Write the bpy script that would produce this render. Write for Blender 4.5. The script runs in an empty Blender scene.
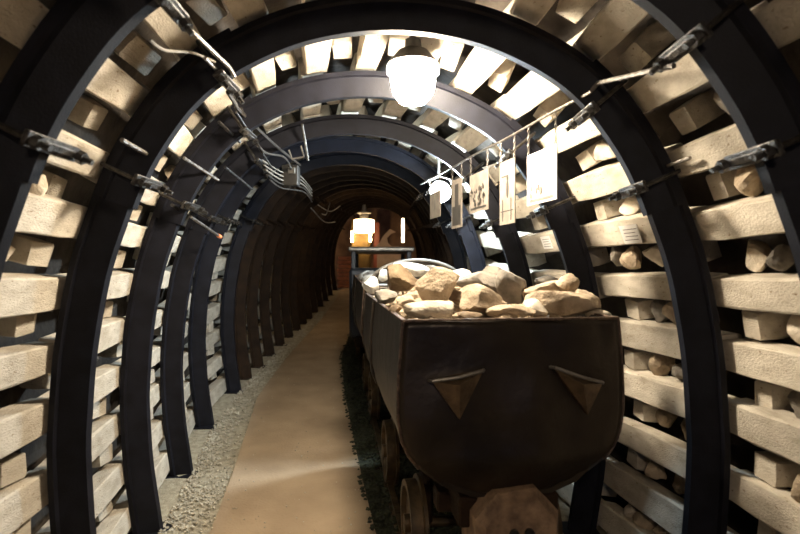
import bpy, bmesh, math, random
from mathutils import Vector, Matrix, noise
from math import sin, cos, pi
random.seed(7)
sc = bpy.context.scene
COL = sc.collection
# ------------------------------------------------------------------ camera, world, exposure
EYE = 1.78
cd = bpy.data.cameras.new('camera'); cam = bpy.data.objects.new('camera', cd); COL.objects.link(cam)
cam.location = (0, 0, EYE); cam.rotation_euler = (pi/2, 0, 0)
cd.sensor_width = 36; cd.lens = 24.0; cd.clip_start = .02
cd.dof.use_dof = True; cd.dof.focus_distance = 4.2; cd.dof.aperture_fstop = 2.0
sc.camera = cam
w = bpy.data.worlds.new('world'); sc.world = w; w.use_nodes = True
w.node_tree.nodes['Background'].inputs[0].default_value = (.25, .42, 1.0, 1)
w.node_tree.nodes['Background'].inputs[1].default_value = .15
sc.view_settings.view_transform = 'Standard'; sc.view_settings.look = 'None'
sc.view_settings.gamma = 1; sc.view_settings.use_curve_mapping = False
sc.view_settings.exposure = 0.0
LAMP_NEAR, LAMP_COLD, LAMP_FAR, LAMP_BACK = 400, 900, 10, 115

def P(px, py, z):               # a point seen at px, py and standing z metres ahead
    return Vector(((px-400)/533.3*z, z, EYE + (267-py)/533.3*z))

# ------------------------------------------------------------------ materials
def mat(name, c, rough=.7, metal=0, c2=None, scale=6, stretch=(1, 1, 1), bump=.2, bscale=None, contrast=(.35, .65), spec=.5, spots=None, objvar=0):
    m = bpy.data.materials.new(name); m.use_nodes = True
    nt = m.node_tree; n = nt.nodes; l = nt.links; b = n['Principled BSDF']
    b.inputs['Roughness'].default_value = rough; b.inputs['Metallic'].default_value = metal
    b.inputs['Specular IOR Level'].default_value = spec
    tc = n.new('ShaderNodeTexCoord'); mp = n.new('ShaderNodeMapping'); mp.inputs['Scale'].default_value = stretch
    oi = n.new('ShaderNodeObjectInfo'); ad = n.new('ShaderNodeVectorMath'); ad.operation = 'ADD'
    l.new(tc.outputs['Object'], mp.inputs[0]); l.new(mp.outputs[0], ad.inputs[0])
    ml = n.new('ShaderNodeVectorMath'); ml.operation = 'SCALE'; ml.inputs['Scale'].default_value = 20
    cb = n.new('ShaderNodeCombineXYZ'); l.new(oi.outputs['Random'], cb.inputs[0]); l.new(oi.outputs['Random'], cb.inputs[2])
    l.new(cb.outputs[0], ml.inputs[0]); l.new(ml.outputs[0], ad.inputs[1])
    nz = n.new('ShaderNodeTexNoise'); nz.inputs['Scale'].default_value = scale; nz.inputs['Detail'].default_value = 6
    l.new(ad.outputs[0], nz.inputs['Vector'])
    cr = n.new('ShaderNodeValToRGB'); cr.color_ramp.elements[0].position = contrast[0]; cr.color_ramp.elements[1].position = contrast[1]
    c2 = c2 or tuple(v*.6 for v in c)
    cr.color_ramp.elements[0].color = (*c2, 1); cr.color_ramp.elements[1].color = (*c, 1)
    l.new(nz.outputs[0], cr.inputs[0]); out = cr.outputs[0]
    if spots:
        n2 = n.new('ShaderNodeTexNoise'); n2.inputs['Scale'].default_value = spots[1]; n2.inputs['Detail'].default_value = 3
        l.new(ad.outputs[0], n2.inputs['Vector'])
        r2 = n.new('ShaderNodeValToRGB'); r2.color_ramp.elements[0].position = spots[2]; r2.color_ramp.elements[1].position = spots[2]+.06
        l.new(n2.outputs[0], r2.inputs[0])
        mx = n.new('ShaderNodeMixRGB'); mx.inputs[2].default_value = (*spots[0], 1)
        l.new(r2.outputs[0], mx.inputs[0]); l.new(out, mx.inputs[1]); out = mx.outputs[0]
    if objvar:
        mr = n.new('ShaderNodeMapRange'); mr.inputs[3].default_value = 1-objvar; mr.inputs[4].default_value = 1+objvar*.4
        l.new(oi.outputs['Random'], mr.inputs[0])
        hs = n.new('ShaderNodeHueSaturation'); l.new(mr.outputs[0], hs.inputs['Value']); l.new(out, hs.inputs['Color']); out = hs.outputs[0]
    l.new(out, b.inputs['Base Color'])
    if bump:
        n3 = n.new('ShaderNodeTexNoise'); n3.inputs['Scale'].default_value = bscale or scale*4; n3.inputs['Detail'].default_value = 5
        l.new(ad.outputs[0], n3.inputs['Vector'])
        bp = n.new('ShaderNodeBump'); bp.inputs['Strength'].default_value = bump; bp.inputs['Distance'].default_value = .02
        l.new(n3.outputs[0], bp.inputs['Height']); l.new(bp.outputs[0], b.inputs['Normal'])
    return m
def emit(name, c, s):
    m = bpy.data.materials.new(name); m.use_nodes = True; n = m.node_tree.nodes; b = n['Principled BSDF']
    b.inputs['Base Color'].default_value = (.9, .9, .9, 1); b.inputs['Emission Color'].default_value = (*c, 1)
    b.inputs['Emission Strength'].default_value = s
    return m
M = dict(
 wood=mat('pale_timber', (.61, .55, .455), .85, c2=(.40, .34, .26), scale=6, stretch=(3, 1.2, 3), bump=.4, bscale=55, contrast=(.25, .6), spots=((.24, .17, .1), 26, .66), objvar=.22),
 steel=mat('black_painted_steel', (.0115, .012, .018), .5, .1, c2=(.007, .007, .010), scale=9, bump=.1, bscale=120, spec=.16),
 rust=mat('brown_rusted_steel', (.036, .021, .012), .75, .1, c2=(.02, .012, .008), scale=9, bump=.3, bscale=60, spec=.15),
 clamp=mat('worn_clamp_steel', (.10, .095, .09), .38, .8, c2=(.03, .027, .026), scale=30, bump=.3),
 bright=mat('bare_steel_rod', (.28, .26, .24), .45, .8, c2=(.14, .12, .10), scale=30, bump=.2),
 rodtip=mat('rusty_orange_end', (.75, .25, .1), .6, .1, scale=20),
 tub=mat('wagon_black_sheet', (.050, .037, .026), .36, .45, c2=(.022, .016, .013), scale=3, bump=.5, bscale=8),
 tubedge=mat('worn_rim_steel', (.16, .11, .08), .42, .7, c2=(.05, .035, .03), scale=40),
 pocket=mat('lit_pocket_sheet', (.15, .10, .055), .5, .35, c2=(.06, .04, .025), scale=12, bump=.3),  # lighter than the tub: light on the pocket faces put into the colour
 buffer=mat('rusty_buffer_block', (.36, .24, .15), .6, .1, c2=(.14, .085, .055), scale=14, bump=.5),
 wheel=mat('cast_wheel_steel', (.13, .085, .04), .5, .5, c2=(.05, .035, .02), scale=12, bump=.3),
 cable=mat('dark_cable', (.05, .045, .04), .5), cablel=mat('grey_cable', (.3, .27, .23), .5),
 backing=mat('dark_rock_face', (.07, .055, .042), .95, c2=(.022, .017, .014), scale=4, bump=1, bscale=9),
 floor=mat('dusty_gravel_floor', (.42, .37, .27), .95, c2=(.28, .24, .17), scale=18, bump=.8, bscale=70, spots=((.5, .46, .38), 60, .66)),
 path=mat('brown_trodden_path', (.39, .29, .19), .9, c2=(.29, .21, .135), scale=2.2, bump=.35, bscale=50, spots=((.42, .33, .24), 40, .72)),
 ballast=mat('shaded_mossy_ballast', (.055, .06, .03), .95, c2=(.02, .022, .012), scale=20, bump=1, bscale=60),  # mossy ballast, its colour darkened to carry the wagons' shade
 pebble=mat('pale_pebbles', (.52, .47, .37), .9, c2=(.3, .26, .19), scale=9, bump=.3),
 tan=mat('tan_sandstone', (.46, .365, .26), .9, c2=(.20, .145, .09), scale=10, bump=.6, bscale=60, contrast=(.3, .6)),
 pale=mat('pale_limestone', (.78, .70, .58), .9, c2=(.45, .37, .27), scale=9, bump=.45, bscale=60),
 brown=mat('brown_stone', (.20, .145, .085), .85, c2=(.12, .075, .04), scale=10, bump=.6, bscale=30),
 grey=mat('grey_stone', (.27, .24, .20), .85, c2=(.11, .095, .08), scale=10, bump=.6, bscale=30),
 white=mat('white_stone', (.85, .85, .82), .8, c2=(.6, .6, .58), scale=9, bump=.4),
 paper=mat('white_card', (.86, .84, .8), .6, bump=0, c2=(.8, .78, .74)), card=mat('sepia_photo_card', (.26, .225, .19), .7, bump=0, c2=(.18, .155, .13), scale=14), ink=mat('grey_print', (.05, .045, .04), .7, bump=0),
 lightink=mat('faded_print', (.26, .23, .20), .7, bump=0),
 cap=mat('lamp_cap_metal', (.06, .055, .05), .5, .4), loco=mat('locomotive_dark_paint', (.035, .04, .05), .5, .2, bump=.2),
 greyedge=mat('grey_steel_edge', (.30, .28, .25), .4, .6), orange=mat('orange_brown_wood', (.8, .30, .10), .7, c2=(.5, .17, .06), stretch=(1, 5, 5)),
 yellow=mat('ochre_paint', (.2, .13, .03), .6), beige=mat('beige_board', (.62, .42, .3), .8, c2=(.5, .34, .24)),
 wallend=mat('ochre_plaster', (.3, .19, .10), .9, c2=(.15, .09, .05), scale=2), redcoat=mat('dull_red_paint', (.35, .1, .06), .6),
 glass_warm=emit('glowing_warm_glass', (1, .86, .66), LAMP_NEAR), glass_back=emit('glowing_glass_behind', (1, .80, .58), LAMP_BACK),
 glass_cold=emit('glowing_cold_bulb', (.74, .90, 1), LAMP_COLD), glass_far=emit('glowing_far_lamp', (1, .70, .36), LAMP_FAR),
 tube=emit('glowing_tube', (1, .66, .34), 110), tubedim=emit('glowing_dim_tube', (1, .72, .45), 8),
)
# ------------------------------------------------------------------ helpers
class MB:
    def __init__(s): s.v = []; s.f = []
    def add(s, vs, fs):
        o = len(s.v); s.v += [Vector(v) for v in vs]; s.f += [tuple(i+o for i in f) for f in fs]; return s
    def loft(s, rings, closed=True, cap=True):
        o = len(s.v); n = len(rings[0])
        for r in rings: s.v += [Vector(p) for p in r]
        for i in range(len(rings)-1):
            for j in range(n if closed else n-1):
                k = (j+1) % n
                s.f.append((o+i*n+j, o+i*n+k, o+(i+1)*n+k, o+(i+1)*n+j))
        if cap:
            s.f.append(tuple(o+j for j in reversed(range(n)))); s.f.append(tuple(o+(len(rings)-1)*n+j for j in range(n)))
        return s
    def box(s, c, d, b=.0, rot=None):
        c = Vector(c); x, y, z = (v/2 for v in d); b = min(b, x*.6, y*.6, z*.6)
        R = rot.to_matrix() if rot is not None and hasattr(rot, 'to_matrix') else (rot or Matrix.Identity(3))
        if b <= 0:
            vs = [c + R @ Vector((i*x, j*y, k*z)) for i in (-1, 1) for j in (-1, 1) for k in (-1, 1)]
            return s.add(vs, [(0,1,3,2),(4,6,7,5),(0,4,5,1),(2,3,7,6),(0,2,6,4),(1,5,7,3)])
        def ring(zz, ins):
            X, Y = x-ins, y-ins; e = b if ins == 0 else b*.6
            return [c + R @ Vector(p) for p in [(X, Y-e, zz), (X-e, Y, zz), (-X+e, Y, zz), (-X, Y-e, zz), (-X, -Y+e, zz), (-X+e, -Y, zz), (X-e, -Y, zz), (X, -Y+e, zz)]]
        return s.loft([ring(-z, b*.8), ring(-z+b, 0), ring(z-b, 0), ring(z, b*.8)])
    def tube(s, pts, r, n=8, cap=True):
        pts = [Vector(p) for p in pts]; rings = []; up = None
        for i, p in enumerate(pts):
            t = (pts[min(i+1, len(pts)-1)] - pts[max(i-1, 0)]).normalized()
            if up is None: up = t.orthogonal().normalized()
            else: up = (up - t*up.dot(t)).normalized()
            q = t.cross(up); rr = r[i] if isinstance(r, (list, tuple)) else r
            rings.append([p + (up*cos(2*pi*k/n) + q*sin(2*pi*k/n))*rr for k in range(n)])
        return s.loft(rings, cap=cap)
    def lathe(s, c, prof, n=20, axis='Z'):
        c = Vector(c); rings = []
        for r, h in prof:
            ring = []
            for k in range(n):
                a = 2*pi*k/n; x, y = r*cos(a), r*sin(a)
                ring.append(c + (Vector((x, y, h)) if axis == 'Z' else Vector((h, x, y)) if axis == 'X' else Vector((y, h, x))))
            rings.append(ring)
        return s.loft(rings)
    def build(s, name, m, parent=None, smooth=False, loc=None):
        me = bpy.data.meshes.new(name)
        off = Vector(loc) if loc is not None else Vector((0, 0, 0))
        me.from_pydata([v-off for v in s.v], [], s.f); me.update()
        bm = bmesh.new(); bm.from_mesh(me); bmesh.ops.recalc_face_normals(bm, faces=bm.faces); bm.to_mesh(me); bm.free()
        if smooth:
            me.polygons.foreach_set('use_smooth', [True]*len(me.polygons))
            if smooth != 'all': me.set_sharp_from_angle(angle=math.radians(38))
        me.materials.append(m)
        o = bpy.data.objects.new(name, me); COL.objects.link(o); o.location = off
        if parent: o.parent = parent
        return o
def tag(o, label=None, cat=None, group=None, kind=None):
    if label: o['label'] = label
    if cat: o['category'] = cat
    if group: o['group'] = group
    if kind: o['kind'] = kind
    return o
def empty(name, loc, rz=0):
    o = bpy.data.objects.new(name, None); COL.objects.link(o); o.location = loc; o.rotation_euler = (0, 0, rz); o.empty_display_size = .1
    return o
def copy_tree(o, parent=None):
    c = o.copy(); COL.objects.link(c)
    if parent: c.parent = parent
    for ch in list(o.children): copy_tree(ch, c)
    return c
ORD = ['lowest', 'second', 'third', 'fourth', 'fifth', 'sixth', 'seventh', 'eighth', 'ninth', 'tenth', 'eleventh', 'twelfth', 'thirteenth', 'fourteenth', 'fifteenth', 'sixteenth', 'seventeenth', 'eighteenth', 'nineteenth', 'twentieth', 'twenty-first', 'twenty-second']
ORDF = ['first'] + ORD[1:]

# ------------------------------------------------------------------ course of the tunnel
def interp(tab, x):
    if x <= tab[0][0]:
        (a, b), (c, d) = tab[0], tab[1]
        return b + (d-b)*(x-a)/(c-a)
    for (a, b), (c, d) in zip(tab, tab[1:]):
        if x <= c: return b + (d-b)*(x-a)/(c-a)
    return tab[-1][1]
CT = [(1.8, .0), (2.6, -.054), (3.6, -.236), (4.6, -.418), (5.7, -.62), (6.5, -.66), (7.3, -.71), (13, -.74), (19, -.86), (24, -.95)]
FT = [(-4, 0), (4.6, 0), (6.5, .15), (9.7, .36), (12.9, .53), (16, .74), (19, .96), (26, 1.1)]
C = lambda z: interp(CT, z)
F = lambda z: interp(FT, z)
AZ = [.95, 1.8, 2.6, 3.6, 4.6, 5.7, 6.9, 7.5, 8.15, 8.9, 9.7, 10.5, 11.3, 12.1, 12.9, 13.9, 15, 16.2, 17.5, 19]
HP = [(0, 2.925), (.26, 2.902), (.50, 2.838), (.76, 2.71), (.94, 2.565), (1.10, 2.35), (1.20, 2.16), (1.27, 1.97), (1.325, 1.81), (1.365, 1.647), (1.415, 1.345), (1.438, 1.033), (1.443, .867), (1.42, .48), (1.37, .136), (1.35, 0)]
ctrl = [Vector((-x, 0, z)) for x, z in reversed(HP)] + [Vector((x, 0, z)) for x, z in HP[1:]]
def catmull(c, k=6):
    out = []
    for i in range(len(c)-1):
        p0, p1, p2, p3 = c[max(i-1, 0)], c[i], c[i+1], c[min(i+2, len(c)-1)]
        for j in range(k):
            t = j/k
            out.append(.5*((2*p1) + (-p0+p2)*t + (2*p0-5*p1+4*p2-p3)*t*t + (-p0+3*p1-3*p2+p3)*t**3))
    return out + [c[-1]]
PR = catmull(ctrl)
SL = [0]
for a, b in zip(PR, PR[1:]): SL.append(SL[-1] + (b-a).length)
L = SL[-1]
def prof(s):
    s = max(0, min(L-1e-6, s)); i = 0
    while i < len(SL)-2 and SL[i+1] <= s: i += 1
    t = (s-SL[i])/(SL[i+1]-SL[i]); p = PR[i].lerp(PR[i+1], t)
    a = prof_t(i); b = prof_t(i+1); tg = a.lerp(b, t).normalized()
    return p, tg, Vector((-tg.z, 0, tg.x))          # point, tangent, outward normal
def prof_t(i):
    return (PR[min(i+1, len(PR)-1)] - PR[max(i-1, 0)]).normalized()
def wall(s, z, r):
    p, t, n = prof(s); q = p + n*r
    return Vector((q.x + C(z), z, q.z + F(z)))

# ------------------------------------------------------------------ setting
def shell(name, s0, s1, m):
    ns = 26; zs = [-3 + i*.45 for i in range(int(22.2/.45)+1)]
    mb = MB(); rings = []
    for z in zs:
        r = []
        for i in range(ns+1):
            s = s0 + (s1-s0)*i/ns; q = wall(s, z, .50)
            nn = noise.noise(q*2.3)*.07
            r.append(q + prof(s)[2]*nn)
        rings.append(r)
    mb.loft(rings, closed=False, cap=False)
    o = mb.build(name, m); tag(o, kind='structure')
shell('wall_left', -.0, L*.33, M['backing']); shell('ceiling', L*.33, L*.67, M['backing']); shell('wall_right', L*.67, L, M['backing'])
def strip(name, xl, xr, m, dz, zs, nx=12, amp=.0, kind='structure'):
    mb = MB(); rings = []
    for z in zs:
        a, b = xl(z), xr(z)
        rings.append([Vector((a+(b-a)*i/nx, z, F(z)+dz+amp*noise.noise(Vector((a+(b-a)*i/nx, z, 0))*4))) for i in range(nx+1)])
    mb.loft(rings, closed=False, cap=False); o = mb.build(name, m, smooth='all')
    if kind: tag(o, kind=kind)
    return o
ZS = [-3+i*.25 for i in range(109)]
strip('floor', lambda z: C(z)-2.1, lambda z: C(z)+2.1 if z < 19 else C(z)+4, M['floor'], 0, ZS, 20, .012)
PRX = [(-3, .35), (2.4, .06), (3.57, -.17), (5.0, -.41), (6.6, -.68), (8.6, -.95), (10.5, -1.0), (16, -.9), (23, -.6)]
PLX = [(-3, -1.0), (2.4, -1.12), (3.57, -1.26), (5.0, -1.5), (6.6, -1.76), (8.6, -1.83), (12, -1.85), (16, -1.95), (23, -2.3)]  # left edge of the brown drawn along the wagons' shadow edge
strip('path', lambda z: interp(PLX, z), lambda z: interp(PRX, z), M['path'], .03, ZS, 10, .008)
strip('ballast_bed', lambda z: interp(PRX, z), lambda z: C(z)+1.25, M['ballast'], .022, ZS[:72], 14, .03)  # dark strip doubles as the shade beside wagons and locomotive
# end chamber
mb = MB(); mb.box((-.5, 23.2, 2.6), (9, .2, 4.2)); tag(mb.build('wall_back', M['wallend']), kind='structure')
mb = MB(); mb.box((-4.2, 21.2, 2.6), (.2, 4, 4.2)); tag(mb.build('wall_chamber_left', M['wallend']), kind='structure')
mb = MB(); mb.box((3.2, 21.2, 2.6), (.2, 4, 4.2)); tag(mb.build('wall_chamber_right', M['wallend']), kind='structure')
mb = MB(); mb.box((-.5, 21.2, 4.75), (9, 4.2, .2)); tag(mb.build('ceiling_chamber', M['wallend']), kind='structure')

# ------------------------------------------------------------------ steel arches
HAT = [(-.085, .15), (-.085, .122), (-.064, .116), (-.024, 0), (.024, 0), (.064, .116), (.085, .122), (.085, .15), (.050, .15), (.014, .022), (-.014, .022), (-.050, .15)]
def hat_sweep(mb, s0, s1, off, n=40):
    rings = []
    for i in range(n+1):
        p, t, nn = prof(s0+(s1-s0)*i/n)
        rings.append([p + nn*(r+off) + Vector((0, d, 0)) for d, r in HAT])
    return mb.loft(rings)
def s_at(x, z): return min((( (p.x-x)**2+(p.z-z)**2), s) for p, s in zip(PR, SL))[1]
CL = [s_at(-1.19, 2.19), s_at(-.80, 2.67)]; CR = [s_at(1.21, 2.16), s_at(.97, 2.53)]
OV0, OV1 = CL[0]-.14, CL[1]+.14; OR0, OR1 = CR[0]+.14, CR[1]-.14
def make_clamp(root, s, m, side):
    p, t, n = prof(s)
    R = Matrix((t, Vector((0, 1, 0)), n)).transposed()
    mb = MB()
    q = p - n*.012
    mb.box(q, (.055, .27, .018), .004, R)                     # inner plate across the beam
    mb.box(q - n*.014, (.025, .20, .016), .003, R)
    pts = [p + Vector((0, -.115, 0)) - n*.05, p + Vector((0, -.115, 0)) + n*.15, p + Vector((0, -.07, 0)) + n*.205, p + Vector((0, .07, 0)) + n*.205, p + Vector((0, .115, 0)) + n*.15, p + Vector((0, .115, 0)) - n*.05]
    mb.tube(pts, .011, 6)
    c = mb.build('clamp', m, root, smooth=True)
    for y in (-.115, .115):
        b = MB(); cpt = p + Vector((0, y, 0)) - n*.034
        ring = lambda h, r: [cpt - n*h + (t*cos(k*pi/3) + Vector((0, 1, 0))*sin(k*pi/3))*r for k in range(6)]
        b.loft([ring(0, .024), ring(.024, .024)]); b.loft([ring(.024, .011), ring(.055, .011)])
        b.build('nut', m, c)
    return c
def make_arch(m, mc, name='steel_arch', clamps=True):
    root = empty(name, (0, 0, 0))
    hat_sweep(MB(), OV0, OR0, 0, 60).build('crown_beam', m, root, smooth=True)
    hat_sweep(MB(), 0, OV1, .020, 40).build('leg_beam', m, root, smooth=True)
    hat_sweep(MB(), OR1, L, .020, 40).build('leg_beam', m, root, smooth=True)
    for s in (0, L):
        p, t, n = prof(s); mb = MB(); mb.box(p + n*.1 + Vector((0, 0, .012)), (.24, .24, .02), .004); mb.build('foot_plate', m, root)
    if clamps:
        for s in CL:
            make_clamp(root, s, mc, -1)
        for s in CR: make_clamp(root, s, mc, 1)
    return root
near = make_arch(M['steel'], M['clamp']); far = make_arch(M['rust'], M['rust'])
WHERE = {0: 'mostly outside the frame, cutting the top corners', 1: 'first full one from the viewer, at both edges of the frame', 2: 'second from the viewer, in front of the hanging glass lamp', 3: 'third from the viewer, directly behind the hanging lamp',
 4: 'fourth from the viewer, its left foot in the pale gravel', 5: 'fifth from the viewer, beside the cold bright bulb', 6: 'sixth from the viewer, last black one on the left'}
NTH = ORDF + ['twenty-third']
for i, z in enumerate(AZ):
    src = near if i < 7 else far
    o = src if i in (0, 7) else copy_tree(src)
    o.location = (C(z), z, F(z))
    if i >= 7: o.scale = (1, .72, 1)
    if i in WHERE: lab = 'black steel support arch, ' + WHERE[i]
    else: lab = 'rusty brown steel support arch down the dark tunnel, %s from the viewer' % NTH[i-1]
    tag(o, lab, 'support arch', 'steel arches carrying the tunnel')

# ------------------------------------------------------------------ timber lagging
PITCH = .293
NC = int(L/PITCH); PITCH = L/NC
def timber(mb, a, b, tdir, ndir, wt, wn, jit=.004, seg=4, bev=.008):
    a = Vector(a); b = Vector(b); rings = []
    ax = (b-a).normalized()
    ww = random.uniform(-.4, .4)*.01; 
    for i in range(seg+1):
        f = i/seg; c = a.lerp(b, f); e = bev*1.4 if i in (0, seg) else 0
        x, y = wt/2 - e*.5, wn/2 - e*.5; k = bev
        c = c + tdir*ww*sin(f*pi)
        rings.append([c + tdir*(u+random.uniform(-jit, jit)) + ndir*(v+random.uniform(-jit, jit)) + ax*random.uniform(-jit, jit)*(i in (0, seg)) for u, v in
            [(x, y-k), (x-k, y), (-x+k, y), (-x, y-k), (-x, -y+k), (-x+k, -y), (x-k, -y), (x, -y+k)]])
    return mb.loft(rings)
BAYN = ['in the nearest bay'] + ['in the bay past the %s arch' % x for x in ['first', 'second', 'third', 'fourth', 'fifth', 'sixth', 'seventh', 'eighth', 'ninth', 'tenth', 'eleventh']]
def spot(k, n):
    fr = (k+.5)/n
    if fr < .36: return 'left wall', '%s up the left wall' % ORD[k]
    if fr > .64: return 'right wall', '%s up the right wall' % ORD[n-1-k]
    d = k - (n-1)/2
    if abs(d) < .3: return 'roof', 'at the very crown'
    return 'roof', '%s %s of the crown' % (ORDF[int(abs(d)+.5)-1], 'left' if d < 0 else 'right')
stuff = MB()
rock_spots = []
NB_IND = 11
for i in range(len(AZ)-1):
    z0, z1 = AZ[i], AZ[i+1]
    ind = i < NB_IND
    bl = -.13 if i == 0 else .0
    for k in range(NC):
        s = (k+.5)*PITCH + random.uniform(-.012, .012)
        if s > L-.05: continue
        p, t, n = prof(s)
        r = .245 + random.uniform(0, .016)
        wt = random.uniform(.14, .17); wn = random.uniform(.12, .14)
        a = wall(s + random.uniform(-.01, .01), z0+.008+bl, r); b = wall(s + random.uniform(-.01, .01), z1-.008, r)
        mb = MB() if ind else stuff
        timber(mb, a, b, t, n, wt, wn)
        if ind:
            o = mb.build('lagging_timber', M['wood'], loc=(a+b)/2)
            sd, w_ = spot(k, NC)
            tag(o, 'long pale timber, %s, %s' % (w_, BAYN[i]), 'timber', 'long timbers on the ' + sd)
    for k in range(NC-1):
        s = (k+1)*PITCH + random.uniform(-.015, .015)
        p, t, n = prof(s)
        wy = random.uniform(.13, .24) if i else .15
        if z1-z0 < .9: wy = random.uniform(.12, .17)
        roofed = .36 < s/L < .64
        if roofed and z1-z0 > .7: wy = random.uniform(.20, .30)
        zc = z1 - (.03 if roofed else .11) - wy/2 if (k % 5 != 3 or roofed) else z0 + .16 + wy/2
        zc += random.uniform(-.02, .01)
        wt = PITCH - .158 - random.uniform(.005, .025)
        ry = Matrix.Rotation(random.uniform(-.09, .09), 3, n)
        r0 = random.uniform(.255, .285) if roofed else random.uniform(.235, .29)
        a = wall(s, zc, r0); b = wall(s, zc, .43)
        mb = MB() if ind else stuff
        timber(mb, a, b, ry @ t, ry @ Vector((0, 1, 0)), wt, wy, seg=2)
        if ind:
            o = mb.build('lagging_block', M['wood'], loc=(a+b)/2)
            sd, w_ = spot(k, NC-1)
            tag(o, 'short timber block, %s, %s' % (w_, BAYN[i]), 'timber block', 'short timber blocks on the ' + sd)
            if 1 <= i <= 3: rock_spots.append((i, k, s, z0, z1, zc, wy))
tag(stuff.build('distant_lagging', M['wood']), 'dark timber lagging behind the far rusty arches', 'timber', kind='stuff')

# ------------------------------------------------------------------ stones
def rock_mb(size, seed, sub=3, cuts=9, rough=.06, depth=.72):
    rnd = random.Random(seed); bm = bmesh.new(); bmesh.ops.create_icosphere(bm, subdivisions=sub, radius=1)
    pl = []
    for _ in range(cuts):
        v = Vector((rnd.gauss(0, 1), rnd.gauss(0, 1), rnd.gauss(0, 1))).normalized(); pl.append((v, rnd.uniform(depth-.12, depth+.12)))
    o = Vector((seed*3.1, seed*1.7, 0))
    for v in bm.verts:
        d = v.co.normalized(); r = 1.0
        for pv, h in pl:
            c = d.dot(pv)
            if c > .05: r = min(r, h/c)
        r += rough*noise.noise(d*2.2+o) + rough*.4*noise.noise(d*7+o)
        v.co = Vector((d.x*size[0], d.y*size[1], d.z*size[2]))*r/ .9
    mb = MB(); mb.add([v.co.copy() for v in bm.verts], [tuple(x.index for x in f.verts) for f in bm.faces]); bm.free()
    return mb
def rock(name, loc, size, m, seed, rot=(0, 0, 0), label=None, cat='stone', group=None, **k):
    o = rock_mb(size, seed, **k).build(name, m, smooth=True); o.location = loc; o.rotation_euler = rot
    tag(o, label, cat, group); return o
rn = 0
for (i, k, s, z0, z1, zc, wy) in rock_spots:
    fr = s/L; left = fr < .36; right = fr > .64
    if not (left or right): continue
    if left and random.random() < .45: continue
    if i == 3 and random.random() < .5: continue
    sd = 'left' if left else 'right'
    cnt = 3 if right and i == 2 else (2 if i == 1 else 1)
    lo, hi = (z0+.14, zc-wy/2-.06) if zc > (z0+z1)/2 else (zc+wy/2+.06, z1-.14)
    if hi-lo < .1: continue
    for q in range(cnt):
        zz = lo + (hi-lo)*(q+.5+random.uniform(-.15, .15))/cnt
        sz = random.uniform(.066, .076)
        p = wall(s, zz, .27+random.uniform(0, .06))
        kk = (k if left else NC-2-k); pos = {1: ['single'], 2: ['nearer', 'farther'], 3: ['nearest', 'middle', 'farthest']}[cnt][q]
        rock('wall_stone', p, (sz, random.uniform(.06, .10), sz), M[random.choice(['tan', 'pale', 'tan', 'grey'])], 100+rn,
             (random.random(), random.random(), 0), '%s rough stone, %s gap up the %s wall, %s' % (pos, ORD[kk], sd, BAYN[i]), 'stone', 'stones wedged in the lagging', sub=3, cuts=8, depth=.58, rough=.03)
        rn += 1

# gravel: nobody could count it
def pebbles(name, m, label, n, fx, zr, sr, seed, lift=.02):
    rnd = random.Random(seed); mb = MB()
    for _ in range(n):
        z = zr[0] + (zr[1]-zr[0])*rnd.random()**1.5; x = fx(z, rnd); r = rnd.uniform(*sr)
        a = rnd.random()*6; vs = []
        for d in [(1, 0, 0), (-1, 0, 0), (0, 1, 0), (0, -1, 0), (0, 0, 1), (0, 0, -1)]:
            v = Matrix.Rotation(a, 3, (.3, .5, 1)) @ Vector(d)
            v = Vector((v.x*r*rnd.uniform(.7, 1.3), v.y*r*rnd.uniform(.7, 1.3), v.z*r*.7)); vs.append(v + Vector((x, z, F(z)+lift)))
        mb.add(vs, [(0,2,4),(2,1,4),(1,3,4),(3,0,4),(2,0,5),(1,2,5),(3,1,5),(0,3,5)])
    return tag(mb.build(name, m), label, 'gravel', kind='stuff')
def left_x(z, r):
    a = C(z)-1.38; b = interp(PLX, z); return a + (b+.1-a)*min(1, abs(r.gauss(0, .45)))
pebbles('pale_gravel', M['pebble'], 'loose pale gravel along the feet of the left wall', 4200, left_x, (2.4, 14), (.006, .019), 3, .012)
pebbles('path_grit', M['pebble'], 'scattered pale grit lying on the brown path', 260, lambda z, r: r.uniform(interp(PLX, z), interp(PRX, z)), (2.6, 12), (.004, .010), 4, .04)
pebbles('shaded_ballast', M['ballast'], 'mossy ballast with painted wagon shade between the path and the wagons', 7000, lambda z, r: interp(PRX, z)+r.uniform(-.03, 1.2)**1.0, (2.0, 11), (.012, .028), 5, .03)

# ------------------------------------------------------------------ lamps
def bell_lamp(loc, glass, label, sc_=1.0, stem=.2):
    root = empty('ceiling_lamp', loc)
    mb = MB(); mb.lathe((0, 0, 0), [(.02, -.17), (.075, -.16), (.115, -.11), (.13, -.04), (.128, .0), (.15, .01), (.15, .035), (.10, .045)], 24); mb.build('glass_globe', glass, root, smooth=True)
    mb = MB(); mb.lathe((0, 0, 0), [(.13, .05), (.15, .05), (.135, .075), (.09, .13), (.05, .15), (.045, .20)], 24); mb.build('lamp_cap', M['cap'], root, smooth=True)
    mb = MB(); mb.tube([(0, 0, .2), (0, 0, .2+stem)], .018, 8); mb.build('stem', M['cap'], root)
    root.scale = (sc_,)*3
    return tag(root, label, 'lamp', 'glowing bell lamps along the roof')
# hangs from the roof timbers
bell_lamp((.075, 3.08, 2.89), M['glass_warm'], 'big glowing glass bell lamp under the roof behind the second arch', 1.0, .08)
bell_lamp((.10, -1.1, 2.72), M['glass_back'], 'glass bell lamp behind the viewer, outside the frame', 1.0, .3)
lp = P(364, 226, 11.0)
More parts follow.
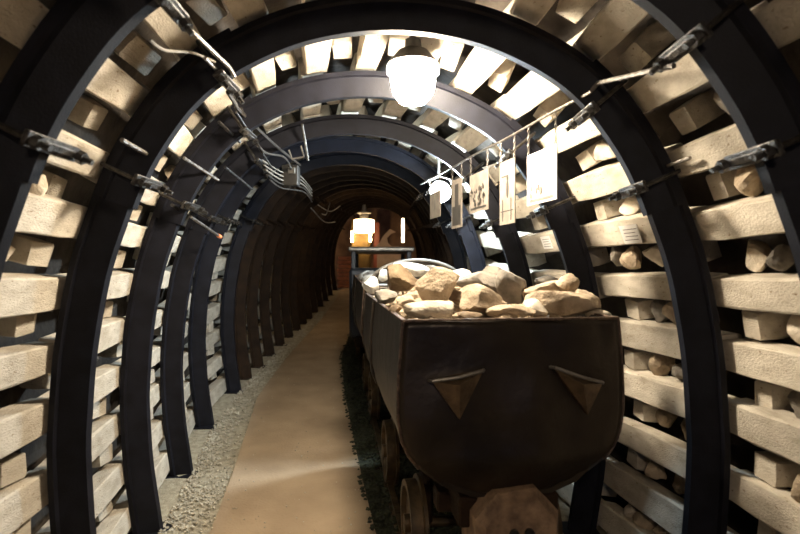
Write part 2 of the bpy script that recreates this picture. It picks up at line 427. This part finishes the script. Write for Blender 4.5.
# far lamp: drum-shaped
root = empty('drum_lamp', lp)
MB().lathe((0, 0, 0), [(.19, -.14), (.21, -.13), (.21, .12), (.19, .13)], 24).build('glass_drum', M['glass_far'], root, smooth=True)
MB().lathe((0, 0, 0), [(.09, .135), (.09, .24), (.15, .26), (.15, .28), (.05, .30), (.03, .44)], 20).build('lamp_cap', M['greyedge'], root, smooth=True)
tag(root, 'white glowing drum lamp hanging far down the tunnel', 'lamp')
# cold bulb on the right shoulder
cp = P(440, 192, 5.3)
root = empty('work_lamp', cp); root.rotation_euler = (math.radians(26), 0, math.radians(-27))
MB().lathe((0, 0, 0), [(.015, -.085), (.06, -.07), (.095, -.035), (.105, .0), (.10, .012)], 24, 'Y').build('glass_face', M['glass_cold'], root, smooth=True)
MB().lathe((0, 0, 0), [(.112, .014), (.115, .02), (.09, .09), (.05, .13), (.03, .15)], 24, 'Y').build('housing', M['cap'], root, smooth=True)
MB().tube([(-.115, .05, 0), (-.115, .05, .10), (0, .05, .15), (.115, .05, .10), (.115, .05, 0)], .009, 6).build('yoke', M['greyedge'], root)
MB().tube([(0, .05, .15), (.03, .05, .34)], .012, 6).build('hanger', M['greyedge'], root)
tag(root, 'cold blue-white flood lamp on a yoke at the right shoulder', 'lamp')

# ------------------------------------------------------------------ wagons
def tub_prof():
    return [(.512, 1.535), (.522, 1.42), (.535, 1.25), (.535, 1.08), (.51, .96), (.44, .87), (.32, .765), (.19, .715)]
def halfw(h):
    pr = list(reversed(tub_prof()))
    return interp([(b, a) for a, b in pr], h)
def make_wagon(length, hoop=False):
    root = empty('mine_wagon', (0, 0, 0))
    pts = tub_prof(); full = [(-x, z) for x, z in pts] + [(x, z) for x, z in reversed(pts)]
    inner = [(-x+.02, z+(.02 if z < .8 else 0)) for x, z in pts] + [(x-.02, z+(.02 if z < .8 else 0)) for x, z in reversed(pts)]
    mb = MB(); rings = []; N = 14
    for i in range(N+1):
        y = .02 + (length-.04)*i/N; d = lambda x, z: .012*noise.noise(Vector((x*3, y*2.5, z*3)))
        rings.append([Vector((x+d(x, z), y, z)) for x, z in full] + [Vector((x+d(x, z), y, z)) for x, z in reversed(inner)])
    mb.loft(rings); mb.build('tub', M['tub'], root, smooth=True)
    for side, y0 in ((-1, 0), (1, length)):
        mb = MB(); NR, NX = 26, 30; front = []; back = []
        for j in range(NR+1):
            h = .715 + (1.535-.715)*j/NR; hw = halfw(h)+.004
            fr = []
            for i in range(NX+1):
                x = (2*i/NX-1)*hw
                e = max(0, 1-(x/hw)**2)
                y = side*(.035*e*min(1, (1.535-h)/.3+.1) + .034*noise.noise(Vector((x*4.2, h*4.2, 5+side))) * e)
                if h < .9: y -= side*(.9-h)*.35
                fr.append(Vector((x, y0+y, h)))
            front.append(fr)
        for fr in front: mb.v += fr
        for j in range(NR):
            for i in range(NX):
                a = j*(NX+1)+i; mb.f.append((a, a+1, a+NX+2, a+NX+1))
        o = mb.build('end_plate', M['tub'], root, smooth='all')
        sm = o.modifiers.new('thick', 'SOLIDIFY'); sm.thickness = .014; sm.offset = 0
        # pulling eyes: rod across a folded triangular pocket
        if side == -1:
            for sx, tl in ((-1, .12), (1, -.12)):
                cx = sx*.285 + (.005 if sx < 0 else -.0)
                zt = 1.30; hw = .115
                def tp(u, v, dy): 
                    R = Matrix.Rotation(-tl if False else 0, 3, 'Y'); return Vector((cx+u, y0-.035-dy, zt+v))
                a = (-hw, -.035*(-sx)+0, .012); b = (hw, .035*(-sx)*1.0, .012)
                lft = Vector((cx-hw, y0-.070, zt+(.02 if sx > 0 else -.025))); rgt = Vector((cx+hw, y0-.070, zt+(-.055 if sx > 0 else .015)))
                tipx = cx + (.01 if sx < 0 else .05)
                tip = Vector((tipx, y0-.060, zt-.20)); mid = (lft+rgt)/2 + Vector((0, -.045, -.03)); 
                bl = lft + Vector((0, .05, 0)); br = rgt + Vector((0, .05, 0)); tb = tip + Vector((0, .04, 0))
                mb = MB(); mb.add([lft, rgt, tip, mid, bl, br, tb, (bl+br)/2], [(0, 3, 2), (3, 1, 2), (0, 4, 6, 2), (1, 2, 6, 5), (0, 3, 7, 4), (3, 1, 5, 7), (4, 7, 6), (7, 5, 6)])
                pk = mb.build('pulling_pocket', M['pocket'], root)
                MB().tube([lft+Vector((-.01, .03, 0)), lft+Vector((0, -.005, .004)), (lft+rgt)/2+Vector((0, -.02, .0)), rgt+Vector((0, -.005, .004)), rgt+Vector((.01, .03, 0))], .0085, 8).build('bar', M['greyedge'], pk, smooth=True)
    # rim strip
    mb = MB()
    for x in (-.512, .512): mb.box((x, length/2, 1.537), (.026, length, .014), .003)
    for y in (0, length): mb.box((0, y, 1.537), (1.04, .022, .014), .003)
    mb.build('rim', M['tubedge'], root)
    for x in (-1, 1):
        MB().tube([(x*(halfw(h)+.003), .0, h) for h in [1.53, 1.42, 1.3, 1.2, 1.1, 1.0, .93, .87]], .010, 6).build('corner_seam', M['tubedge'], root)
    for y in (length*.62,):
        for sx in (-1, 1): MB().tube([(sx*(halfw(h)+.008), y, h) for h in [1.53, 1.42, 1.3, 1.2, 1.1, 1.0, .93]], .014, 6).build('side_rib', M['tub'], root)
    # underframe, buffers, wheels
    mb = MB()
    for x in (-.2, .2): mb.box((x, length/2, .63), (.09, length-.1, .14), .01)
    for y in (.3, length-.3): mb.box((0, y, .60), (.62, .12, .10), .01)
    for x in (-.3, .3):
        for y in (.62, length-.62): mb.box((x, y, .47), (.05, .18, .24), .012)
    mb.build('underframe', M['rust'], root)
    for side, y0 in ((-1, -.02), (1, length+.02)):
        mb = MB()
        sh = [(-.195, .30), (-.195, .645), (-.10, .755), (.09, .775), (.195, .665), (.195, .30)]
        c = sum((Vector((x, 0, z)) for x, z in sh), Vector())/6
        rr = []
        for yy, k in ((.22, 1), (-.03, 1), (-.085, .83)):
            rr.append([Vector((c.x+(x-c.x)*k, y0+side*-yy if side < 0 else y0-yy*side*-1*-1, c.z+(z-c.z)*k)) if False else Vector((c.x+(x-c.x)*k, y0 + (yy if side < 0 else -yy), c.z+(z-c.z)*k)) for x, z in sh])
        mb.loft(rr); bf = mb.build('buffer', M['buffer'], root, smooth=False)
        for px in (-.035, .035): MB().lathe((px, y0+side*.090, .60), [(.022, -.01), (.022, .012), (.012, .018)], 10, 'Y').build('bolt', M['clamp'], bf)
    for y in (.62, length-.62):
        ax = MB(); ax.lathe((0, y, .325), [(.03, -.42), (.03, .42)], 12, 'X'); axo = ax.build('axle', M['wheel'], root)
        for sx in (-1, 1):
            mb = MB()
            prf = [(.05, -.055), (.05, -.02), (.10, -.015), (.19, -.015), (.20, -.045), (.235, -.045), (.238, .02), (.262, .025), (.262, .045), (.20, .045), (.19, .015), (.07, .015), (.05, .03)]
            if sx > 0: prf = [(r, -h) for r, h in reversed(prf)]
            mb.lathe((sx*.37, y, .325), [(r, h) for r, h in prf], 32, 'X'); mb.build('wheel', M['wheel'], root, smooth=True)
    if hoop:
        mb = MB(); arc = []
        for i in range(17):
            t = i/16*2-1; arc.append((t*.47, .02, 1.56+.22*(1-t*t)**.6))
        mb.tube(arc, .018, 8); mb.build('hoop', M['greyedge'], root, smooth=True)
        pl = MB(); outer = [(a[0]*.98, a[2]-.01) for a in arc]
        vs = [Vector((x, .03, z)) for x, z in outer] + [Vector((x, .045, z)) for x, z in outer]; n = len(outer)
        pl.v = vs; pl.f = [tuple(range(n)), tuple(range(2*n-1, n-1, -1))] + [(i, (i+1) % n, n+(i+1) % n, n+i) for i in range(n)]
        pl.build('arched_plate', M['tub'], root)
    return root
A1 = .131
W1 = Vector((.525, 2.468, 0)); ax1 = Vector((-sin(A1), cos(A1), 0)); rx1 = Vector((cos(A1), sin(A1), 0))
wg = make_wagon(2.45); wg.location = W1; wg.rotation_euler = (0, 0, A1)
tag(wg, 'dark steel mine wagon heaped with pale rocks, two triangular pockets on its front plate', 'mine wagon', 'wagons on the track')
W2 = W1 + ax1*2.75
wg2 = make_wagon(2.3, hoop=True); wg2.location = (W2.x, W2.y, .065); wg2.rotation_euler = (.028, 0, A1)
tag(wg2, 'dark mine wagon with a raised arched plate, coupled behind the rock wagon', 'mine wagon', 'wagons on the track')

def in_wagon(lx, ly, z, base=W1): return base + rx1*lx + ax1*ly + Vector((0, 0, z))
# rubble bed under the bigger stones
mb = MB(); rnd = random.Random(5)
for _ in range(420):
    lx, ly = rnd.uniform(-.47, .47), rnd.uniform(.05, 2.4); r = rnd.uniform(.03, .06)
    q = in_wagon(lx, ly, 1.44 + rnd.uniform(-.03, .03) + .06*(1-(lx/.5)**2) + .14*min(1, max(0, ly-.5)/.7)*(1-(lx/.5)**2))
    r = min(r, .49-abs(lx)) if abs(lx) < .46 else .025
    k = rock_mb((r, r, r*.8), rnd.randint(0, 9999), sub=1, cuts=5)
    mb.add([q+v for v in k.v], k.f)
tag(mb.build('rubble_bed', M['tan']), 'small broken stones filling the front wagon beneath its big rocks', 'rubble', kind='stuff')
mb = MB()
mb.add([in_wagon(x, y, 1.40) for x, y in [(-.5, .03), (.5, .03), (.5, 2.42), (-.5, 2.42)]] + [in_wagon(x, y, .95) for x, y in [(-.47, .03), (.47, .03), (.47, 2.42), (-.47, 2.42)]], [(0,1,2,3),(4,5,6,7),(0,1,5,4),(1,2,6,5),(2,3,7,6),(3,0,4,7)])
tag(mb.build('packed_rubble', M['brown']), 'packed earthy rubble deep inside the front wagon', 'rubble', kind='stuff')
G = 'rocks heaped in the front wagon'
RK = [  # px, py, z, half width px, half height px, depth m, material, rot, label
 (432, 311, 2.66, 31, 10, .10, 'pale', (0, 0, .2), 'flat bright pale rock at the front left rim of the wagon'),
 (437, 286, 2.98, 24, 19, .12, 'tan', (.1, .1, 0), 'large rounded tan rock standing high at the left of the heap'),
 (399, 278, 3.35, 17, 13, .10, 'brown', (0, .1, .3), 'dark brown boulder left of the big rounded tan rock'),
 (481, 301, 2.80, 24, 15, .12, 'tan', (.2, .12, .5), 'squared tan rock in the front middle of the heap'),
 (487, 284, 3.22, 29, 13, .13, 'grey', (0, .1, .1), 'long dark grey rock behind the squared tan rock'),
 (514, 287, 3.02, 15, 20, .09, 'grey', (.1, -.6, .2), 'leaning grey-tan slab right of the long grey rock'),
 (566, 303, 2.78, 38, 13, .13, 'tan', (0, .08, .15), 'broad tan rock along the right front rim'),
 (567, 285, 2.90, 11, 12, .06, 'tan', (.3, .5, 0), 'small pointed rock perched on the broad right rock'),
 (543, 293, 2.95, 20, 12, .10, 'tan', (.1, -.3, .4), 'tan wedge rock just left of the small pointed one'),
 (512, 312, 2.68, 24, 8, .08, 'tan', (0, 0, -.2), 'low tan rock at the middle of the front rim'),
 (601, 315, 2.78, 14, 7, .07, 'pale', (0, .1, .1), 'small pale rock in the right front corner'),
 (458, 279, 3.65, 14, 12, .10, 'white', (.2, 0, .3), 'bright white rock behind the big rounded tan rock'),
 (411, 268, 4.10, 17, 8, .10, 'white', (0, .1, 0), 'white rock beyond the dark brown boulder'),
 (371, 285, 4.20, 10, 8, .08, 'white', (0, 0, .4), 'white rock at the far left rim of the heap'),
 (385, 297, 3.55, 13, 7, .09, 'grey', (0, 0, .3), 'flat grey rock inside the left rim'),
 (407, 302, 2.95, 12, 9, .08, 'tan', (.3, .3, 0), 'reddish tan rock wedged between left rim and the pale one'),
 (396, 309, 2.86, 6, 6, .05, 'brown', (0, 0, 0), 'small brown chip touching the left rim near the corner'),
 (459, 297, 2.95, 12, 8, .07, 'brown', (0, .4, 0), 'small brown rock below the big rounded tan rock'),
 (497, 275, 3.75, 16, 8, .10, 'grey', (0, .2, 0), 'grey rock at the back of the heap near its middle'),
 (535, 308, 2.72, 12, 8, .07, 'pale', (.1, .3, 0), 'pale knob-like rock left of the broad right rock'),
 (584, 297, 3.00, 12, 9, .07, 'tan', (.1, .6, .3), 'tan rock behind the broad right rock near right rim'),
 (470, 315, 2.60, 12, 4, .05, 'brown', (.1, 0, .3), 'thin brown chip at the rim beside the flat pale rock'),
 (384, 275, 4.3, 7, 6, .06, 'white', (0, 0, 0), 'small white stone below the arched plate at left'),
 (430, 273, 4.4, 14, 7, .08, 'grey', (0, 0, 0), 'grey stone at the far end under the arched plate'),
 (547, 283, 3.5, 14, 7, .09, 'grey', (0, .2, .3), 'dark grey stone deep in the right side of heap'),
]
for q, (px, py, z, hw, hh, d, m, rot, lab) in enumerate(RK):
    p = P(px, py, z); rock('rock', p, (hw*z/533, d, hh*z/533), M[m], 10+q, rot, lab, 'rock', G, sub=4 if hw > 14 else 3, cuts=10, rough=.045, depth=.68)
# stones in the second wagon
for q in range(16):
    lx = -.36 + (q % 4)*.24 + rnd.uniform(-.04, .04); ly = .3 + (q//4)*.5 + rnd.uniform(-.08, .08)
    rock('rock', in_wagon(lx, ly, 1.56+.03*ly, W2+Vector((0, 0, .03))), (.13, .17, .10), M['white' if q % 3 == 0 else 'grey'], 300+q, (0, 0, rnd.random()),
         'pale rock in the second wagon, row %s from its arched plate, %s across' % (ORDF[q//4], ['far left', 'left of centre', 'right of centre', 'far right'][q % 4]), 'rock', 'rocks in the second wagon', sub=2)
mb = MB(); mb.add([in_wagon(x, y, 1.46+.03*y, W2) for x, y in [(-.5, .05), (.5, .05), (.5, 2.25), (-.5, 2.25)]] + [in_wagon(x, y, 1.0, W2) for x, y in [(-.45, .05), (.45, .05), (.45, 2.25), (-.45, 2.25)]], [(0,1,2,3),(4,5,6,7),(0,1,5,4),(1,2,6,5),(2,3,7,6),(3,0,4,7)])
tag(mb.build('packed_rubble', M['brown']), 'packed rubble inside the second wagon', 'rubble', kind='stuff')

# track
def fl(p): return Vector((p.x, p.y, F(p.y)))
for sx, nm in ((-1, 'left'), (1, 'right')):
    mb = MB(); rings = []
    for i in range(29):
        y = -2.4 + i*.45; c = fl(W1 + ax1*y + rx1*(sx*.37))
        rings.append([c + rx1*u + Vector((0, 0, v)) for u, v in [(-.04, .012), (.04, .012), (.04, .02), (.008, .028), (.008, .05), (.022, .056), (.022, .072), (-.022, .072), (-.022, .056), (-.008, .05), (-.008, .028), (-.04, .02)]])
    mb.loft(rings); tag(mb.build('rail', M['wheel']), 'narrow steel rail under the %s wheels of the wagons' % nm, 'rail', 'rails of the wagon track')
for i in range(17):
    y = -1.9 + i*.7; c = W1 + ax1*y; c = Vector((c.x, c.y, F(c.y)))
    mb = MB(); mb.box((0, 0, 0), (1.1, .16, .06), .012); o = mb.build('track_sleeper', M['rust']); o.location = c + Vector((0, 0, -.018)); o.rotation_euler = (0, 0, A1)
    tag(o, 'dark timber sleeper under the rails, %s from the viewer' % ORDF[i], 'sleeper', 'sleepers under the wagon track')

# locomotive behind the wagons
LB = W2 + ax1*2.75; lz = F(LB.y+1)
root = empty('mine_locomotive', (LB.x-.08, LB.y, lz-.02), A1*.4)
MB().box((0, 1.15, .95), (.96, 2.3, 1.05), .04).build('hood', M['loco'], root)
MB().box((0, 1.0, 1.76), (1.0, 1.9, .07), .02).build('roof_plate', M['greyedge'], root)
for x in (-.42, .42):
    for y in (.15, 1.8): MB().box((x, y, 1.6), (.07, .07, .3), .01).build('cab_post', M['loco'], root)
MB().box((0, 1.15, .38), (.8, 2.4, .16), .02).build('underframe', M['rust'], root)
mb = MB().lathe((-.22, -.03, 1.28), [(.07, -.06), (.085, -.04), (.085, .03)], 16, 'Y').build('headlamp', M['cap'], root, smooth=True)
for y in (.5, 1.8):
    for sx in (-1, 1): MB().lathe((sx*.36, y, .29), [(.05, -.04), (.2, -.035), (.22, -.03), (.22, .03), (.05, .04)], 24, 'X').build('wheel', M['wheel'], root, smooth=True)
tag(root, 'dark mine locomotive with flat grey roof beyond the wagons', 'locomotive')

# ------------------------------------------------------------------ rail with hanging photographs
def rodp(z): return Vector((.87-.257*(z-2.6), z, 2.60-.006*(z-2.6)))
MB().tube([rodp(2.5+i*.3)+Vector((0, 0, .004*sin(i*1.7))) for i in range(10)], .0075, 8).build('hanging_rod', M['bright'], smooth=True)
tag(bpy.data.objects['hanging_rod'], 'thin steel rod along the right shoulder carrying the hung photographs', 'rod')
def photo(z0, z1, top, bot, kind, lab):   # z0 far edge, z1 near edge
    a, b = rodp(z0), rodp(z1); d = (b-a).normalized(); wd = (b-a).length; c = (a+b)/2
    root = empty('hanging_photograph', (c.x, c.y, bot)); nrm = Vector((-d.y, d.x, 0)); h = top-bot
    R = Matrix((d, nrm, Vector((0, 0, 1)))).transposed()
    MB().box(Vector((0, 0, h/2)), (wd, .006, h), 0, R).build('board', M['paper' if kind == 1 else 'card'], root)
    sgn = -1 if nrm.y > 0 else 1
    mb = MB(); pr = random.Random(kind); f = nrm*.0045*sgn
    def quad(x0, z0_, x1, z1_, dd=0): mb.box(d*((x0+x1)/2) + f*(1+dd) + Vector((0, 0, (z0_+z1_)/2)), (abs(x1-x0), .0012, abs(z1_-z0_)), 0, R)
    def blob(cx, cz, rx, rz, dd=0):
        n = 10; vs = [d*(cx+cos(2*pi*k/n)*rx) + f*(1.25+dd) + Vector((0, 0, cz+sin(2*pi*k/n)*rz)) for k in range(n)]; vs2 = [v - f*.2 for v in vs]
        mb.loft([vs2, vs])
    W = wd/2
    mb2 = mb
    if kind == 1:
        quad(-W*.8, .012, W*.8, .03); [blob(pr.uniform(-W*.8, W*.2), .05+pr.uniform(0, .05), .012, .02, k*.1) for k in range(6)]
    elif kind == 3:
        for k in range(34): blob(pr.uniform(-W*.75, W*.75), h*pr.uniform(.18, .62), pr.uniform(.006, .014), pr.uniform(.008, .018), k*.06)
        quad(-W*.85, .02, W*.85, .035)
    elif kind == 2:
        blob(.01, h*.55, .018, .06, 0); blob(.01, h*.72, .012, .016, .1); quad(-W*.85, h*.2, W*.85, h*.215); quad(-W*.6, .02, -W*.5, h*.4, .1); quad(W*.5, .02, W*.6, h*.4, .1); quad(-W*.7, h*.75, W*.2, h*.77, .2)
    elif kind == 4:
        quad(-W*.8, .02, W*.8, h*.45); quad(-W*.3, h*.45, W*.4, h*.9)
    else:
        blob(0, h*.5, .03, .05)
    mb.build('picture', M['ink'] if kind in (2, 3, 4) else M['lightink'], root)
    for e in (-W*.92, W*.92):
        q = d*e; t0 = h-.005; t1 = 2.60-bot; mb = MB()
        n = max(4, int((t1-t0)/.022))
        for k in range(n):
            zc = t0+(t1-t0)*(k+.5)/n; u = d if k % 2 else nrm
            mb.tube([q + u*cos(a*pi/3)*.0065 + Vector((0, 0, zc+sin(a*pi/3)*.0125)) for a in range(7)], .0022, 4)
        mb.build('chain', M['bright'], root)
    tag(root, lab, 'photograph', 'photographs hung on chains')
photo(3.10, 2.79, 2.425, 2.135, 1, 'largest and nearest hung photograph, nearly white, at the right')
photo(3.459, 3.253, 2.45, 2.05, 2, 'narrow upright photograph with a standing figure, second from the right')
photo(3.96, 3.64, 2.455, 2.175, 3, 'photograph with dark group of people, third from the right')
photo(4.34, 4.12, 2.475, 2.09, 4, 'narrow dark photograph, fourth from the right')
photo(4.90, 4.62, 2.45, 2.22, 5, 'small photograph washed out by the cold lamp, leftmost of the hung row')

# paper notes pinned to right-wall beams
def note(px, py, z, label, s=.11):
    # nearest right-wall beam face to that line of sight
    best = None
    for k in range(NC*4):
        sK = L*.6 + k*L*.4/(NC*4); q = wall(sK, z, .17); x = 400+533.3*q.x/q.y; y = 267-533.3*(q.z-EYE)/q.y
        if best is None or abs(y-py) < best[0]: best = (abs(y-py), sK)
    kk = round(best[1]/PITCH - .5); sK = (kk+.5)*PITCH
    p, t, n = prof(sK); c = wall(sK, z, .172)
    ydir = (wall(sK, z+.3, .2)-wall(sK, z-.3, .2)).normalized()
    R = Matrix((ydir, n, t)).transposed()
    root = empty('paper_note', c)
    MB().box((0, 0, 0), (s*1.5, .004, s), 0, R).build('sheet', M['paper'], root)
    mb = MB()
    for k in range(4): mb.box(R @ Vector((-.01*(k % 2), -.003, (.3-.19*k)*s)), (s*(1.15-.1*(k % 3)), .001, .004), 0, R)
    mb.build('lines_of_print', M['lightink'], root)
    tag(root, label, 'note', 'paper notes on the right wall')
note(617, 243, 3.05, 'white printed note pinned on a right wall beam, upper right one')
note(540, 262, 4.1, 'white printed note on a right wall beam further back, lower left one', .10)

# ------------------------------------------------------------------ rods, spacers and cables at the shoulders
def rod(name, pts, r, m, lab, cat='rod', tip=None, grp=None):
    o = MB().tube(pts, r, 8).build(name, m, smooth=True)
    if tip:
        d = (Vector(pts[-1])-Vector(pts[-2])).normalized(); MB().tube([Vector(pts[-1])-d*.02, Vector(pts[-1])+d*.03], r*1.5, 8).build('rod_end', tip, o)
    return tag(o, lab, cat, grp)
def sh(s, z, r): return wall(s, z, r)
g = 'steel tie rods between the arches'
rod('tie_rod', [P(171, 14, 1.95), P(180, 20, 2.0), P(229, 67, 2.48), P(234, 76, 2.55)], .010, M['bright'], 'bent bright tie rod at upper left between first and second arches', 'tie rod', None, g)
rod('tie_rod', [P(674, 66, 1.85), P(655, 70, 1.95), P(598, 83, 2.50), P(592, 90, 2.53)], .010, M['bright'], 'bent bright tie rod at upper right between first and second arches', 'tie rod', None, g)
rod('tie_rod', [P(205, 58, 2.3), P(221, 75, 2.58)], .008, M['bright'], 'short dull rod below the bent upper left tie rod', 'tie rod', None, g)
rod('tie_rod', [P(690, 158, 2.35), P(651, 172, 2.66)], .009, M['bright'], 'short rod reaching the lower right clamp of the second arch', 'tie rod', None, g)
SP = [((122, 140, 2.35), (152, 157, 2.62), 'uppermost spacer bar on the left, by second arch'),
      ((184, 158, 3.3), (218, 180, 3.72), 'spacer bar crossing the left shoulder of the third arch'),
      ((219, 122, 3.35), (240, 142, 3.7), 'short spacer bar above the third arch left clamps'),
      ((225, 167, 4.2), (252, 189, 4.75), 'short dark spacer bar at left shoulder of the fourth arch'),
      ((191, 217, 3.95), (219, 236, 4.4), 'spacer bar with an orange end on the left wall'),
      ((236, 112, 3.3), (272, 168, 4.5), 'thin slanting bar linking third and fourth arch shoulders'),
      ((302, 124, 4.35), (308, 160, 4.7), 'thin upright steel bar at the fourth arch left of crown'),
      ((172, 205, 3.45), (186, 214, 3.7), 'stub of spacer bar below the third arch clamps')]
for q, (a, b, lab) in enumerate(SP):
    rod('spacer_bar', [P(*a), P(*b)], .011 if q != 5 else .008, M['bright'] if q in (0, 1, 4, 6) else M['clamp'], lab, 'spacer bar', M['rodtip'] if q == 4 else None, 'spacer bars on the left shoulder')
# open bracket
mb = MB(); mb.tube([P(289, 150, 4.5), P(292, 159, 4.5), P(304, 157, 4.5), P(301, 146, 4.5)], .009, 6)
tag(mb.build('angle_bracket', M['greyedge']), 'small grey open bracket hanging under the fourth arch left shoulder', 'bracket')
# cables
def cable(pts, r, m, lab, grp='cables slung on the left shoulder'):
    pts = [Vector(p) for p in pts]; out = []
    for i in range(len(pts)-1):
        p0, p1, p2, p3 = pts[max(i-1, 0)], pts[i], pts[i+1], pts[min(i+2, len(pts)-1)]
        for j in range(8):
            t = j/8; out.append(.5*((2*p1) + (-p0+p2)*t + (2*p0-5*p1+4*p2-p3)*t*t + (-p0+3*p1-3*p2+p3)*t**3))
    out.append(pts[-1]); tag(MB().tube(out, r, 6).build('cable', m, smooth=True), lab, 'cable', grp)
cable([P(150, 40, 1.95), P(165, 50, 2.1), P(193, 53, 2.3), P(215, 62, 2.5)], .006, M['cablel'], 'pale cable sagging at upper left beside the tie rod')
cable([P(228, 92, 2.7), P(236, 105, 3.1), P(241, 112, 3.45), P(275, 145, 4.4), P(300, 165, 5.5)], .012, M['cable'], 'thick dark cable running along the upper left shoulder')
cable([P(241, 108, 3.5), P(262, 150, 4.0), P(285, 158, 4.6), P(296, 178, 5.6), P(310, 192, 6.5)], .009, M['cable'], 'thin dark cable dipping below the third arch left clamps')
for q in range(5):
    cable([P(262+q*2, 160+q*5, 4.6), P(282, 172+q*4, 5.1), P(300+q, 176+q*4, 5.7), P(312, 190+q*3, 6.5)], .007, M['cablel'] if q < 3 else M['cable'],
          '%s cable of the bundle beside the fifth arch left shoulder' % ['uppermost', 'second', 'middle', 'fourth', 'lowest'][q])
mb = MB(); c = P(291, 176, 5.2)
mb.box(c, (.16, .12, .20), .01); jb = tag(mb.build('junction_box', M['cap']), 'dark junction box with cables at the left roof shoulder', 'junction box')
MB().box(c+Vector((.02, -.07, .04)), (.07, .02, .06), .005).build('cover', M['greyedge'], jb)
for q, (a, b) in enumerate([((311, 208, 8), (335, 222, 10)), ((318, 205, 8), (340, 206, 10.5)), ((322, 214, 8.2), (330, 203, 9.8))]):
    A_, B_ = P(*a), P(*b); cable([A_, (A_+B_)/2-Vector((0, 0, .10)), B_], .009, M['cablel'], '%s faint cable drooping in the dark part of the tunnel' % ['longest', 'highest', 'shortest'][q])

# ------------------------------------------------------------------ things in the far chamber
zf = 20.2
b0 = Vector((-2.0, zf, F(zf)))
for k in range(8):
    mb = MB(); mb.box((0, 0, 0), (.62, .5, .13), .03); o = mb.build('timber_baulk', M['orange']); o.location = b0 + Vector((-.04+.03*(k % 2), 0, .075+k*.15)); 
    tag(o, 'orange-brown timber baulk in the far stack, %s from the ground' % ORD[k], 'timber', 'orange timbers stacked at the far end')
mb = MB(); mb.box((-1.55, 21.2, F(21)+1.35), (.75, .4, 2.7), .03); cb = tag(mb.build('tall_cabinet', M['yellow']), 'ochre tall cabinet in the lit far chamber', 'cabinet')
MB().box((-1.55, 20.98, F(21)+1.5), (.6, .03, 2.0), .01).build('door', M['yellow'], cb)
mb = MB(); mb.box((-.95, 21.8, F(21)+1.3), (.25, .3, 2.6), .03); tag(mb.build('red_post', M['redcoat']), 'dull red post beside the ochre cabinet', 'post')
for x, px in ((-1.85, 1), (-1.15, 2), (.08, 3)):
    mb = MB(); mb.lathe((0, 0, 0), [(.03, -.33), (.04, -.3), (.04, .3), (.03, .33)] if px == 3 else [(.03, -.2), (.04, -.18), (.04, .18), (.03, .2)], 10); o = mb.build('tube_light', M['tube' if px < 3 else 'tubedim']); MB().tube([(0, 0, .2), (0, 0, 1.7 if px < 3 else .45)], .008, 6).build('cord', M['cable'], o); o.location = (x, 20.6 if px < 3 else 14.6, [0, 2.95, 2.95, 2.78][px])
    tag(o, 'upright glowing tube light, %s of the three at the far end' % ['', 'leftmost', 'middle', 'rightmost'][px], 'light', 'tube lights at the far end')
# curled beige board
z = 12.6
out = [(371, 251), (379, 243), (384, 235), (390, 229), (396, 232), (391, 234), (387, 238), (388, 243), (392, 246.5), (399, 246), (405, 249), (405, 252)]
mb = MB(); f_ = [P(x, y, z) for x, y in out]; bk = [p+Vector((0, .12, 0)) for p in f_]
mb.loft([f_, bk]); low = MB()
cr_ = mb.build('curled_board', M['beige']); tag(cr_, 'beige board with a wave-shaped curl beyond the locomotive', 'board')
mb = MB(); mb.box((P(390, 0, z).x, z+.06, (P(0, 252, z).z+F(z))/2), (.62, .12, P(0, 252, z).z-F(z)-.005), .01); mb.build('stand', M['beige'], cr_)
